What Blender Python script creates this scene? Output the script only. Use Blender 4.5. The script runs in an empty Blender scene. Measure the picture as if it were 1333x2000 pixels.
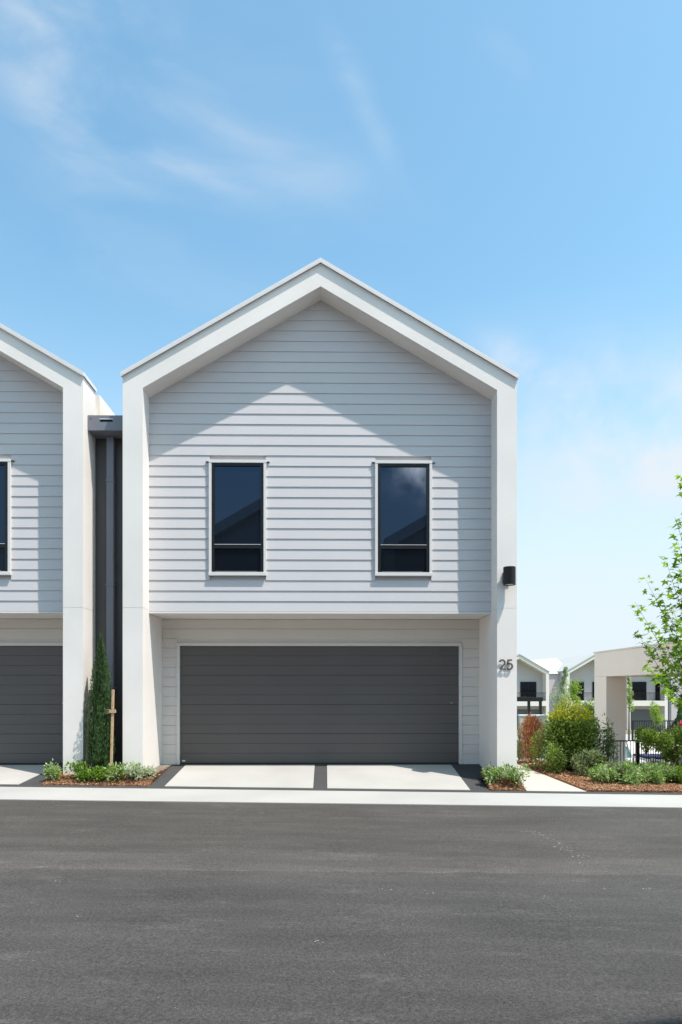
import bpy, bmesh, math, random
from mathutils import Vector, Matrix, noise
R = math.radians
scene = bpy.context.scene
col = scene.collection

# ------------------------------------------------------------------ camera
F_PX, YAW, PPX, HOR, EYE = 1260.0, R(0.75), 652.5, 1345.0, 1.6
cam_d = bpy.data.cameras.new('camera'); cam = bpy.data.objects.new('camera', cam_d); col.objects.link(cam)
cam.location = (0, 0, EYE); cam.rotation_euler = (R(90), 0, -YAW)
cam_d.sensor_fit = 'AUTO'; cam_d.sensor_width = 36.0; cam_d.lens = F_PX/2000*36
cam_d.shift_x = (666.5-PPX)/2000; cam_d.shift_y = (HOR-1000)/2000
cam_d.clip_start = 0.05; cam_d.clip_end = 3000
scene.camera = cam
scene.render.resolution_x = 682; scene.render.resolution_y = 1024

def at(px, py, Y):
    """read a point of the place off the photograph, at distance Y"""
    s, c = math.sin(YAW), math.cos(YAW); u = (px-PPX)/F_PX
    rx, ry, rz = s+c*u, c-s*u, (HOR-py)/F_PX
    k = Y/ry
    return Vector((rx*k, Y, EYE+rz*k))

# ------------------------------------------------------------------ sun, sky, exposure
SUN = Vector((0.68, -0.45, 1.686)).normalized()          # towards the sun
elev = math.asin(SUN.z)
sun_d = bpy.data.lights.new('sun', 'SUN'); sun = bpy.data.objects.new('sun', sun_d); col.objects.link(sun)
sun_d.energy = 3.0; sun_d.angle = R(0.55); sun_d.color = (1.0, 0.925, 0.855)
sun.rotation_euler = SUN.to_track_quat('Z', 'Y').to_euler(); sun.location = (8, -8, 20)

world = bpy.data.worlds.new('World'); scene.world = world; world.use_nodes = True
wn, wl = world.node_tree.nodes, world.node_tree.links
wn.clear()
SKY_STRENGTH = 0.15
def wnode(t, **kw):
    n = wn.new(t)
    for k, v in kw.items(): setattr(n, k, v)
    return n
def wmath(op, a, b=None, clamp=False):
    n = wnode('ShaderNodeMath', operation=op, use_clamp=clamp)
    for i, v in enumerate((a, b)):
        if v is None: continue
        if isinstance(v, (int, float)): n.inputs[i].default_value = v
        else: wl.new(v, n.inputs[i])
    return n.outputs[0]
sky = wnode('ShaderNodeTexSky', sky_type='NISHITA', sun_disc=False)
sky.sun_elevation = elev; sky.sun_rotation = math.atan2(SUN.x, SUN.y)
sky.altitude = 20; sky.air_density = 1.0; sky.dust_density = 1.4; sky.ozone_density = 1.6
tc = wnode('ShaderNodeTexCoord')
def wdot(vec):
    n = wnode('ShaderNodeVectorMath', operation='DOT_PRODUCT')
    wl.new(tc.outputs['Generated'], n.inputs[0]); n.inputs[1].default_value = vec
    return n.outputs['Value']
# wispy cirrus: noise stretched over the dome, gathered where the wisps hang
mp = wnode('ShaderNodeMapping'); mp.inputs['Rotation'].default_value = (0, R(-32), 0); mp.inputs['Scale'].default_value = (1.6, 1.6, 5.2)
wl.new(tc.outputs['Generated'], mp.inputs[0])
nz = wnode('ShaderNodeTexNoise'); nz.inputs['Scale'].default_value = 2.6; nz.inputs['Detail'].default_value = 7; nz.inputs['Roughness'].default_value = 0.52
nz.inputs['Distortion'].default_value = 0.5
wl.new(mp.outputs[0], nz.inputs['Vector'])
nz2 = wnode('ShaderNodeTexNoise'); nz2.inputs['Scale'].default_value = 4.5; nz2.inputs['Detail'].default_value = 8; nz2.inputs['Roughness'].default_value = 0.55
wl.new(tc.outputs['Generated'], nz2.inputs['Vector'])
def ramp(fac, a, b):
    n = wnode('ShaderNodeMapRange'); n.interpolation_type = 'SMOOTHSTEP'
    n.inputs['From Min'].default_value = a; n.inputs['From Max'].default_value = b
    wl.new(fac, n.inputs['Value']); return n.outputs[0]
wisp = ramp(nz.outputs['Fac'], 0.40, 0.72); puff = ramp(nz2.outputs['Fac'], 0.36, 0.62)
def blob(px, py, ang, la, lb, back=False):
    """elongated patch of sky round one direction; ang = lie of its long axis, la, lb = half lengths (radians)"""
    d = (at(px, py, 1.0)-Vector((0, 0, EYE))).normalized()
    if back: d.y = -d.y
    r = d.cross(Vector((0, 0, 1))).normalized(); u = r.cross(d)
    a = r*math.cos(R(ang))+u*math.sin(R(ang)); b = -r*math.sin(R(ang))+u*math.cos(R(ang))
    if back: a = -r*math.cos(R(ang))+u*math.sin(R(ang)); b = r*math.sin(R(ang))+u*math.cos(R(ang))
    pa = wmath('MULTIPLY', wdot(a), 1/la); pb = wmath('MULTIPLY', wdot(b), 1/lb)
    s = wmath('ADD', wmath('MULTIPLY', pa, pa), wmath('MULTIPLY', pb, pb))
    g = wmath('POWER', 2.718, wmath('MULTIPLY', s, -1.0))
    return wmath('MULTIPLY', g, wmath('GREATER_THAN', wdot(d), 0.0))
cloud = None
for (px, py, an, la, lb, amt, tex) in [
        (55, 70, -62, .13, .045, .26, wisp), (150, 180, -38, .11, .05, .24, wisp), (240, 120, -20, .22, .09, .20, wisp),
        (330, 308, -14, .075, .012, .46, wisp), (470, 250, -12, .09, .016, .26, wisp), (560, 340, -8, .12, .03, .16, wisp),
        (690, 150, -58, .075, .013, .30, wisp), (960, 50, -50, .09, .016, .08, wisp),
        (1220, 830, -10, .19, .08, 1.0, puff), (1020, 715, -35, .05, .020, .8, puff), (1330, 900, 10, .14, .05, .8, puff),
        (1120, 1130, 0, .14, .04, .22, puff), (210, 560, 0, .3, .05, .12, wisp)]:
    g = wmath('MULTIPLY', wmath('MULTIPLY', blob(px, py, an, la, lb), tex), amt)
    cloud = g if cloud is None else wmath('ADD', cloud, g, True)
# low summer haze whitening the sky towards the horizon
el = wdot((0, 0, 1))
hz = wnode('ShaderNodeMapRange'); hz.interpolation_type = 'SMOOTHERSTEP'
hz.inputs['From Min'].default_value = 0.58; hz.inputs['From Max'].default_value = 0.0
hz.inputs['To Min'].default_value = 0.0; hz.inputs['To Max'].default_value = 0.97
wl.new(el, hz.inputs['Value'])
mixh = wnode('ShaderNodeMix', data_type='RGBA'); wl.new(hz.outputs[0], mixh.inputs['Factor'])
grade = wnode('ShaderNodeMix', data_type='RGBA', blend_type='MULTIPLY'); grade.inputs['Factor'].default_value = 1
wl.new(sky.outputs[0], grade.inputs[6]); grade.inputs[7].default_value = (.74, .98, .88, 1)
GRADE = grade
wl.new(grade.outputs[2], mixh.inputs[6]); mixh.inputs[7].default_value = (2.60, 2.90, 3.12, 1)
HAZECOL = mixh
cloud_back = wmath('MULTIPLY', wmath('MULTIPLY', blob(812, 925, -38, .06, .024, True), puff), 2.2, True)
mixc = wnode('ShaderNodeMix', data_type='RGBA'); wl.new(cloud, mixc.inputs['Factor'])
wl.new(mixh.outputs[2], mixc.inputs[6]); mixc.inputs[7].default_value = (2.65, 2.85, 3.05, 1)
bg = wnode('ShaderNodeBackground'); bg.inputs['Strength'].default_value = SKY_STRENGTH
mixb = wnode('ShaderNodeMix', data_type='RGBA'); wl.new(cloud_back, mixb.inputs['Factor'])     # sunlit cloud in the south, mirrored in a window
wl.new(mixc.outputs[2], mixb.inputs[6]); mixb.inputs[7].default_value = (48.0, 34.0, 26.0, 1)
wl.new(mixb.outputs[2], bg.inputs['Color'])
wo = wnode('ShaderNodeOutputWorld'); wl.new(bg.outputs[0], wo.inputs['Surface'])
vs = scene.view_settings
vs.view_transform = 'Standard'; vs.look = 'None'; vs.gamma = 1.0; vs.use_curve_mapping = False; vs.exposure = 1.06

# ------------------------------------------------------------------ materials
def mat(name, color, rough=0.6, spec=0.5, var=0.0, vscale=2.0, bump=0.0, bscale=80.0, grain=0.0, gscale=200.0, stain=None, sheen=0.0, metal=0.0):
    m = bpy.data.materials.new(name); m.use_nodes = True
    n, l = m.node_tree.nodes, m.node_tree.links
    b = n['Principled BSDF']; b.inputs['Roughness'].default_value = rough; b.inputs['Specular IOR Level'].default_value = spec
    b.inputs['Metallic'].default_value = metal
    b.inputs['Base Color'].default_value = (*color, 1)
    g = n.new('ShaderNodeNewGeometry')
    last = None
    def mul(prev, fac_out, lo, hi, fmin=0.3, fmax=0.7):
        mr = n.new('ShaderNodeMapRange'); mr.inputs['From Min'].default_value = fmin; mr.inputs['From Max'].default_value = fmax
        mr.inputs['To Min'].default_value = lo; mr.inputs['To Max'].default_value = hi
        l.new(fac_out, mr.inputs['Value'])
        mx = n.new('ShaderNodeMix'); mx.data_type = 'RGBA'; mx.blend_type = 'MULTIPLY'; mx.inputs['Factor'].default_value = 1
        if prev is None: mx.inputs[6].default_value = (*color, 1)
        else: l.new(prev, mx.inputs[6])
        l.new(mr.outputs[0], mx.inputs[7]); return mx.outputs[2]
    if var:
        t = n.new('ShaderNodeTexNoise'); t.inputs['Scale'].default_value = vscale; t.inputs['Detail'].default_value = 5
        l.new(g.outputs['Position'], t.inputs['Vector']); last = mul(last, t.outputs['Fac'], 1-var, 1+var)
    if grain:
        t = n.new('ShaderNodeTexNoise'); t.inputs['Scale'].default_value = gscale; t.inputs['Detail'].default_value = 2
        l.new(g.outputs['Position'], t.inputs['Vector']); last = mul(last, t.outputs['Fac'], 1-grain, 1+grain)
    if last is not None: l.new(last, b.inputs['Base Color'])
    if bump:
        t = n.new('ShaderNodeTexNoise'); t.inputs['Scale'].default_value = bscale; t.inputs['Detail'].default_value = 4
        l.new(g.outputs['Position'], t.inputs['Vector'])
        bp = n.new('ShaderNodeBump'); bp.inputs['Strength'].default_value = bump; bp.inputs['Distance'].default_value = 0.01
        l.new(t.outputs['Fac'], bp.inputs['Height']); l.new(bp.outputs[0], b.inputs['Normal'])
    return m

def leaf_mat(name, cols, rough=0.45, trans=0.35, per_object=False, spec=0.4):
    """leaf material: hue picked leaf by leaf out of cols"""
    m = bpy.data.materials.new(name); m.use_nodes = True
    n, l = m.node_tree.nodes, m.node_tree.links
    b = n['Principled BSDF']; b.inputs['Roughness'].default_value = rough; b.inputs['Specular IOR Level'].default_value = spec
    if per_object: src = n.new('ShaderNodeObjectInfo').outputs['Random']
    else: src = n.new('ShaderNodeNewGeometry').outputs['Random Per Island']
    cr = n.new('ShaderNodeValToRGB'); cr.color_ramp.interpolation = 'LINEAR'
    els = cr.color_ramp.elements
    while len(els) < len(cols): els.new(0.5)
    for i, c in enumerate(cols): els[i].position = i/(len(cols)-1); els[i].color = (*c, 1)
    l.new(src, cr.inputs[0]); l.new(cr.outputs[0], b.inputs['Base Color'])
    tr = n.new('ShaderNodeBsdfTranslucent')
    hs = n.new('ShaderNodeHueSaturation'); hs.inputs['Saturation'].default_value = 1.15; hs.inputs['Value'].default_value = 1.5
    l.new(cr.outputs[0], hs.inputs['Color']); l.new(hs.outputs[0], tr.inputs['Color'])
    mx = n.new('ShaderNodeMixShader'); mx.inputs[0].default_value = trans
    l.new(b.outputs[0], mx.inputs[1]); l.new(tr.outputs[0], mx.inputs[2]); l.new(mx.outputs[0], n['Material Output'].inputs['Surface'])
    return m

M = {}
M['render'] = mat('white_render', (.80, .75, .71), .85, .25, var=.045, vscale=.8, bump=.25, bscale=140, grain=.02, gscale=60)
M['siding'] = mat('siding_paint', (.575, .552, .558), .6, .3, var=.02, vscale=1.5, bump=.04, bscale=200)
M['garage_siding'] = mat('garage_siding_bounce', (.67, .63, .59), .6, .3, var=.02, vscale=1.5)  # siding colour lightened and warmed, standing in for bounce light in the recess
M['trim'] = mat('trim_paint', (.68, .65, .63), .5, .35, var=.015, vscale=3)
M['soffit'] = mat('soffit_paint', (.80, .76, .72), .7, .25, var=.015)
M['cap'] = mat('cap_metal', (.68, .66, .65), .45, .5, var=.03, vscale=3)
M['black'] = mat('black_metal', (.007, .007, .008), .4, .35)
M['charcoal'] = mat('charcoal_cladding', (.088, .083, .082), .5, .4, var=.05, vscale=2)
M['pipe'] = mat('grey_pipe', (.15, .16, .19), .4, .5, var=.04)
M['box_grey'] = mat('rain_head_grey', (.17, .175, .20), .45, .5, var=.05, vscale=3)
M['door'] = mat('garage_door_paint', (.108, .097, .092), .42, .4, var=.05, vscale=.9)
M['seal'] = mat('rubber_seal', (.03, .03, .032), .7, .3)
M['steel'] = mat('steel', (.35, .35, .35), .35, .6, metal=.7)
M['white_plastic'] = mat('white_plastic', (.75, .75, .74), .4)
M['concrete'] = mat('pale_concrete', (.378, .365, .345), .8, .25, var=.08, vscale=.9, bump=.15, bscale=120, grain=.05, gscale=160)
M['gutter'] = mat('white_concrete', (.37, .36, .345), .8, .25, var=.07, vscale=.7, bump=.15, bscale=120, grain=.05, gscale=140)
M['dark_band'] = mat('dark_aggregate', (.060, .060, .061), .9, .2, var=.08, vscale=3, bump=.5, bscale=160, grain=.25, gscale=120)
M['path'] = mat('path_concrete', (.42, .385, .345), .85, .25, var=.04, vscale=1.2, bump=.1, grain=.05, gscale=120)
M['soil'] = mat('bark_soil', (.13, .062, .035), .95, .2, var=.3, vscale=6, bump=1.0, bscale=45, grain=.4, gscale=60)
M['paving'] = mat('pool_paving', (.36, .35, .33), .8, .2, var=.08, vscale=.6)
M['lawn'] = mat('lawn_grass', (.11, .16, .045), .9, .2, var=.3, vscale=1.5, bump=.6, bscale=30)
M['terrain'] = mat('ground_earth', (.20, .18, .13), .95, .2, var=.25, vscale=.5)
M['cream'] = mat('cream_render', (.79, .72, .64), .85, .2, var=.02, bump=.1)
M['far_white'] = mat('far_white_render', (.76, .71, .67), .8, .2, var=.02)
M['far_grey'] = mat('far_grey_cladding', (.52, .48, .49), .8, .2, var=.02)
M['far_roof'] = mat('far_pale_roof', (.46, .45, .44), .6, .3, var=.02)
M['far_door'] = mat('far_roller_door', (.13, .13, .135), .7, .3)
M['far_wall'] = mat('low_wall_render', (.50, .44, .38), .85, .2, var=.04)
M['bark'] = mat('bark', (.11, .085, .06), .9, .2, var=.2, vscale=20)
M['green_stem'] = mat('green_stem', (.08, .09, .03), .8, .2)
M['stake'] = mat('pine_stake', (.50, .34, .20), .8, .2, var=.15, vscale=14)
M['old_stake'] = mat('weathered_stake', (.20, .155, .12), .85, .2, var=.15, vscale=14)
M['tie'] = mat('hessian_tie', (.48, .34, .22), .9, .1)
M['chip'] = leaf_mat('bark_chips', [(.09, .038, .018), (.26, .125, .060), (.40, .22, .12), (.17, .075, .038), (.46, .31, .20)], .9, 0.0, spec=.2)
M['pebble'] = leaf_mat('pebbles', [(.2, .18, .15), (.4, .36, .3), (.3, .27, .2)], .8, 0.0, spec=.2)
M['grit'] = leaf_mat('dusty_grit', [(.16, .16, .155), (.42, .41, .39)], .9, 0.0, spec=.2)
M['cypress'] = leaf_mat('cypress_needles', [(.022, .060, .018), (.045, .10, .028), (.075, .15, .04), (.11, .16, .06)], .6, .15)
M['jasmine'] = leaf_mat('variegated_leaves', [(.08, .17, .02), (.22, .34, .05), (.13, .24, .04), (.50, .54, .38), (.30, .40, .12)], .4, .3)
M['jasmine_green'] = leaf_mat('bright_leaves', [(.05, .11, .015), (.14, .25, .03), (.24, .36, .05), (.09, .17, .025)], .4, .35)
M['jasmine_pale'] = leaf_mat('pale_leaves', [(.18, .26, .09), (.50, .54, .40), (.33, .41, .22), (.60, .62, .52)], .4, .3)
M['shrub'] = leaf_mat('shrub_leaves', [(.05, .10, .02), (.11, .18, .03), (.19, .27, .04), (.28, .35, .09), (.08, .14, .025)], .4, .3)
M['shrub_yellow'] = leaf_mat('new_yellow_leaves', [(.20, .24, .02), (.34, .34, .02), (.42, .38, .03), (.24, .30, .03)], .4, .35)
M['shrub_grey'] = leaf_mat('grey_green_leaves', [(.14, .18, .07), (.30, .34, .19), (.20, .25, .10), (.10, .13, .05)], .5, .3)
M['rust'] = leaf_mat('rusty_leaves', [(.22, .085, .04), (.38, .17, .085), (.30, .12, .055), (.46, .26, .15), (.15, .06, .03)], .7, .3)
M['tree_leaf'] = leaf_mat('plane_tree_leaf', [(.08, .16, .02), (.17, .29, .03), (.28, .44, .05), (.10, .19, .025)], .35, .45, per_object=True)
M['tree_leaf_mass'] = leaf_mat('plane_tree_leaf_mass', [(.08, .16, .02), (.17, .29, .03), (.28, .44, .05)], .35, .45)
M['pale_leaf'] = leaf_mat('silvery_leaf', [(.28, .34, .17), (.50, .53, .38), (.38, .44, .24), (.16, .23, .07)], .5, .35)
M['lime_leaf'] = leaf_mat('lime_leaf', [(.13, .22, .03), (.24, .34, .05), (.34, .42, .10)], .4, .4)
M['petal'] = leaf_mat('pink_petals', [(.55, .03, .10), (.75, .10, .2)], .5, .3)
M['water'] = mat('pool_water', (.02, .17, .18), .06, .5)
M['navy'] = mat('navy_cushion', (.03, .035, .10), .8, .2)

# glazing: tinted coated glass over dark rooms
def glass_mat(name, tint, ior):
    m = bpy.data.materials.new(name); m.use_nodes = True
    b = m.node_tree.nodes['Principled BSDF']
    b.inputs['Base Color'].default_value = (.005, .006, .008, 1); b.inputs['Roughness'].default_value = .012
    b.inputs['IOR'].default_value = ior; b.inputs['Specular Tint'].default_value = (*tint, 1)
    return m
M['glass'] = glass_mat('tinted_glass', (.35, .58, .95), 1.72)
M['far_glass'] = glass_mat('dark_glass', (.7, .8, 1.0), 1.3)
M['low_glass'] = glass_mat('low_index_glass', (.5, .7, 1.0), 1.38)  # lower panes: same near-black glass with a lower index

# asphalt: aggregate speckle, lane-long paving passes, dusty scuffs
def asphalt():
    m = bpy.data.materials.new('asphalt'); m.use_nodes = True
    n, l = m.node_tree.nodes, m.node_tree.links; b = n['Principled BSDF']
    g = n.new('ShaderNodeNewGeometry'); pos = g.outputs['Position']
    def noise_(scale, detail=3, vec=None, rough=.5):
        t = n.new('ShaderNodeTexNoise'); t.inputs['Scale'].default_value = scale; t.inputs['Detail'].default_value = detail; t.inputs['Roughness'].default_value = rough
        l.new(vec or pos, t.inputs['Vector']); return t.outputs['Fac']
    def mr(v, a, b_, c, d, smooth=True):
        x = n.new('ShaderNodeMapRange'); x.interpolation_type = 'SMOOTHSTEP' if smooth else 'LINEAR'
        for i, q in enumerate((a, b_, c, d)): x.inputs[i+1].default_value = q
        l.new(v, x.inputs['Value']); return x.outputs[0]
    def mth(op, a, b_):
        x = n.new('ShaderNodeMath'); x.operation = op
        for i, q in enumerate((a, b_)):
            if isinstance(q, (int, float)): x.inputs[i].default_value = q
            else: l.new(q, x.inputs[i])
        return x.outputs[0]
    sx = n.new('ShaderNodeSeparateXYZ'); l.new(pos, sx.inputs[0])
    mpn = n.new('ShaderNodeMapping'); mpn.inputs['Scale'].default_value = (.35, 2.2, 1); l.new(pos, mpn.inputs[0])
    mpo = n.new('ShaderNodeMapping'); mpo.inputs['Location'].default_value = (7.7, 2.1, 5); l.new(pos, mpo.inputs[0])
    streak = noise_(1.6, 6, mpn.outputs[0], .6)
    mpl = n.new('ShaderNodeMapping'); mpl.inputs['Scale'].default_value = (.9, 3.2, 1); mpl.inputs['Location'].default_value = (3.3, 1.7, 0); l.new(pos, mpl.inputs[0])
    scuff = mr(noise_(2.3, 6, mpl.outputs[0], .66), .545, .66, 0, 1)
    v = mth('MULTIPLY', mr(streak, .3, .7, .86, 1.16), mr(noise_(.55, 4), .3, .7, .90, 1.10))
    v = mth('MULTIPLY', v, mr(noise_(48, 4, None, .8), .36, .64, .60, 1.40, False))
    v = mth('MULTIPLY', v, mr(noise_(150, 2), .35, .65, .72, 1.28, False))
    v = mth('ADD', v, mth('MULTIPLY', mr(noise_(70, 2, None, .5), .66, .74, 0, 1), .75))
    v = mth('MULTIPLY', v, mth('SUBTRACT', 1.0, mth('MULTIPLY', mr(noise_(60, 2, mpo.outputs[0], .5), .66, .74, 0, 1), .45)))
    yy = mth('ADD', sx.outputs['Y'], mr(noise_(3, 3), .3, .7, -.04, .04, False))
    # smoother darker pass by the kerb, one joint between the passes
    lane = mr(yy, 6.90, 7.0, 1.0, .90)
    seam = mth('MULTIPLY', mr(yy, 6.30, 6.36, 0, 1), mr(yy, 6.36, 6.95, 1, .55))
    seam = mth('MULTIPLY', seam, mr(yy, 6.95, 7.02, 1, 0))
    line = mth('MULTIPLY', mr(yy, 6.33, 6.35, 0, 1), mr(yy, 6.36, 6.385, 1, 0))
    v = mth('MULTIPLY', v, lane)
    v = mth('MULTIPLY', v, mth('ADD', 1.0, mth('MULTIPLY', line, .16)))
    v = mth('MULTIPLY', v, mth('ADD', 1.0, mth('MULTIPLY', seam, .20)))
    v = mth('MULTIPLY', v, mth('ADD', 1.0, mth('MULTIPLY', scuff, .26)))
    cm = n.new('ShaderNodeMix'); cm.data_type = 'RGBA'; l.new(mr(yy, 5.5, 7.2, 0, 1), cm.inputs['Factor'])
    cm.inputs[6].default_value = (.0550, .0515, .0500, 1); cm.inputs[7].default_value = (.0665, .0600, .0545, 1)
    mx = n.new('ShaderNodeMix'); mx.data_type = 'RGBA'; mx.blend_type = 'MULTIPLY'; mx.inputs['Factor'].default_value = 1
    l.new(cm.outputs[2], mx.inputs[6]); l.new(v, mx.inputs[7]); l.new(mx.outputs[2], b.inputs['Base Color'])
    b.inputs['Roughness'].default_value = .88; b.inputs['Specular IOR Level'].default_value = .3
    bp = n.new('ShaderNodeBump'); bp.inputs['Strength'].default_value = .55; bp.inputs['Distance'].default_value = .006
    l.new(noise_(130, 3, None, .7), bp.inputs['Height']); l.new(bp.outputs[0], b.inputs['Normal'])
    return m
M['asphalt'] = asphalt()

# ------------------------------------------------------------------ mesh helpers
class MB:
    def __init__(s): s.v = []; s.f = []
    def add(s, vs, fs):
        k = len(s.v); s.v += [tuple(p) for p in vs]; s.f += [tuple(i+k for i in f) for f in fs]; return s
    def box(s, x0, x1, y0, y1, z0, z1):
        return s.add([(x0,y0,z0),(x1,y0,z0),(x1,y1,z0),(x0,y1,z0),(x0,y0,z1),(x1,y0,z1),(x1,y1,z1),(x0,y1,z1)],
                     [(0,3,2,1),(4,5,6,7),(0,1,5,4),(1,2,6,5),(2,3,7,6),(3,0,4,7)])
    def prism(s, poly, y0, y1):
        """polygon in x,z (counterclockwise seen from the front), extruded in y"""
        n = len(poly)
        return s.add([(x, y0, z) for x, z in poly]+[(x, y1, z) for x, z in poly],
                     [tuple(range(n)), tuple(range(2*n-1, n-1, -1))]+[((i+1) % n, i, i+n, (i+1) % n+n) for i in range(n)])
    def tube(s, pts, rad, n=7, cap=True):
        pts = [Vector(p) for p in pts]
        if not isinstance(rad, (list, tuple)): rad = [rad]*len(pts)
        vs = []
        for i, p in enumerate(pts):
            d = (pts[min(i+1, len(pts)-1)]-pts[max(i-1, 0)]).normalized()
            a = d.cross(Vector((0.13, 0.97, 0.21))).normalized(); b = d.cross(a)
            vs += [p+(a*math.cos(t)+b*math.sin(t))*rad[i] for t in [2*math.pi*k/n for k in range(n)]]
        fs = [(i*n+k, i*n+(k+1) % n, (i+1)*n+(k+1) % n, (i+1)*n+k) for i in range(len(pts)-1) for k in range(n)]
        if cap: fs += [tuple(range(n-1, -1, -1)), tuple((len(pts)-1)*n+k for k in range(n))]
        return s.add(vs, fs)
    def bar(s, a, b, w, d):
        """square section bar from a to b"""
        a, b = Vector(a), Vector(b); t = (b-a).normalized()
        u = t.cross(Vector((0, 1, 0)));  u = u.normalized() if u.length > 1e-3 else Vector((1, 0, 0)); v = u.cross(t)
        vs = []
        for p in (a, b): vs += [p+u*w/2*i+v*d/2*j for i, j in ((-1,-1),(1,-1),(1,1),(-1,1))]
        return s.add(vs, [(0,3,2,1),(4,5,6,7),(0,1,5,4),(1,2,6,5),(2,3,7,6),(3,0,4,7)])
    def leaf(s, p, d, nrm, L, W):
        """small leaf folded along its midrib"""
        sd = d.cross(nrm)
        if sd.length < 1e-4: return s
        sd.normalize(); up = sd.cross(d)
        m = p+d*L*.45
        return s.add([p, m+sd*W*.5+up*W*.14, p+d*L, m-sd*W*.5+up*W*.14], [(0, 1, 2), (0, 2, 3)])
    def build(s, name, material, parent=None, origin=None, smooth=False, bevel=0.0):
        if origin is None: origin = parent.matrix_world.translation if parent and parent.parent is None else Vector((0, 0, 0))
        if parent is not None and origin is not None and parent.get('_o'): origin = Vector(parent['_o'])
        o_ = Vector(origin)
        me = bpy.data.meshes.new(name); me.from_pydata([Vector(v)-o_ for v in s.v], [], s.f); me.update()
        if smooth: me.polygons.foreach_set('use_smooth', [True]*len(me.polygons))
        me.materials.append(material)
        o = bpy.data.objects.new(name, me); col.objects.link(o)
        if parent is None: o.location = o_
        else: o.parent = parent
        if bevel:
            b = o.modifiers.new('bevel', 'BEVEL'); b.width = bevel; b.segments = 2; b.limit_method = 'ANGLE'; b.harden_normals = False
        return o

ORG = {}
def tag(o, label=None, cat=None, group=None, kind=None):
    if label: o['label'] = label
    if cat: o['category'] = cat
    if group: o['group'] = group
    if kind: o['kind'] = kind
    return o
def empty(name, loc, label, cat, group=None):
    o = bpy.data.objects.new(name, None); col.objects.link(o); o.location = loc; o.empty_display_size = .2
    ORG[o] = Vector(loc); return tag(o, label, cat, group)
def put(mb, name, material, root, parent=None, **kw):
    """a part of root (or, with parent, a sub-part); coordinates are those of the place"""
    o = mb.build(name, material, None, origin=ORG[root], **kw); o.location = (0, 0, 0); o.parent = parent or root
    return o
def copy_tree(o, parent=None):
    c = o.copy(); col.objects.link(c); c.parent = parent
    for ch in o.children: copy_tree(ch, c)
    return c
def smoothstep(a, b, x):
    t = max(0, min(1, (x-a)/(b-a))); return t*t*(3-2*t)

# ------------------------------------------------------------------ the lie of the land
def road_z(x): return -.195-.0143*max(-60, min(60, x))
Y_GUT0, Y_GUT1, Y_BAND = 10.05, 11.27, 11.54
def land_z(x, y):
    z = road_z(x)
    if y <= Y_BAND: return z
    if x < 3.55: return z
    w = smoothstep(5.4, 7.4, x)
    a, b = 16.2-2.9*w, 19.4-1.2*w
    z0 = z
    z = z0+(-1.14-z0)*smoothstep(a, b, y)
    z -= 2.5*smoothstep(36, 68, y)
    return z
def drive_z(x, y):
    t = max(0, min(1, (13.42-y)/(13.42-Y_BAND)))
    return .03+(road_z(x)-.03)*t
def bed_z(x, y):          # mounded beds at the foot of the piers
    t = smoothstep(Y_BAND, 12.1, y)
    return road_z(x)-.01+(0.0-road_z(x))*t*.95

def sheet(name, material, x0, x1, y0, y1, dx, dy, zf, lift=0.0, thick=0.0, kind='structure', parent=None, lab=None):
    nx, ny = max(1, round((x1-x0)/dx)), max(1, round((y1-y0)/dy))
    mb = MB()
    vs = []
    for j in range(ny+1):
        for i in range(nx+1):
            x, y = x0+(x1-x0)*i/nx, y0+(y1-y0)*j/ny; vs.append((x, y, zf(x, y)+lift))
    fs = [(j*(nx+1)+i, j*(nx+1)+i+1, (j+1)*(nx+1)+i+1, (j+1)*(nx+1)+i) for j in range(ny) for i in range(nx)]
    mb.add(vs, fs)
    if thick:
        n0 = len(mb.v)
        rim = [j*(nx+1)+i for (i, j) in [(i, 0) for i in range(nx)]+[(nx, j) for j in range(ny)]+[(i, ny) for i in range(nx, 0, -1)]+[(0, j) for j in range(ny, 0, -1)]]
        mb.v += [(mb.v[r][0], mb.v[r][1], mb.v[r][2]-thick) for r in rim]
        m = len(rim)
        mb.f += [(rim[(k+1) % m], rim[k], n0+k, n0+(k+1) % m) for k in range(m)]
    o = mb.build(name, material, None, origin=(0, 0, 0), smooth=not thick)
    if parent: o.parent = parent
    elif kind: o['kind'] = kind
    if lab: o['label'] = lab
    return o

# terrain: one sheet out to the horizon, finer near the house
xs = [-1500, -600, -250, -120, -60, -30, -18]+[-14+.5*i for i in range(0, 35)]+[3.54, 3.56]+[3.75+.25*i for i in range(0, 50)]+[17, 19, 22, 26, 32, 40, 60, 90, 140, 250, 600, 1500]
ys = [-1500, -500, -200, -100, -50, -25, -14, -5, 0, 5, 9, 10.5, 11.3, 11.5, 11.54]+[11.75+.25*i for i in range(0, 40)]+[22, 24, 28, 32]+[36+2*i for i in range(0, 17)]+[75, 90, 120, 200, 400, 800, 2000]
mb = MB(); W = len(xs)
def terr(x, y):
    if y <= Y_BAND: return road_z(x)-.12
    if x < 3.55: return road_z(x)-.12
    return land_z(x, y)-.012
mb.add([(x, y, terr(x, y)) for y in ys for x in xs], [(j*W+i, j*W+i+1, (j+1)*W+i+1, (j+1)*W+i) for j in range(len(ys)-1) for i in range(W-1)])
mb.build('ground', M['terrain'], None, origin=(0, 0, 0))['kind'] = 'structure'

road = sheet('road', M['asphalt'], -60, 60, -1.6, Y_GUT0, 4, 2, lambda x, y: road_z(x), 0)
sheet('gutter', M['gutter'], -60, 60, Y_GUT0, Y_GUT1, 4, 2, lambda x, y: road_z(x), .012, .06)
sheet('kerb_band', M['dark_band'], -60, 60, Y_GUT1, Y_BAND, 4, 2, lambda x, y: road_z(x), .008, .06)
path = sheet('path', M['path'], 3.62, 4.70, Y_BAND, 24, .54, .25, land_z, .012, .08)
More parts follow.
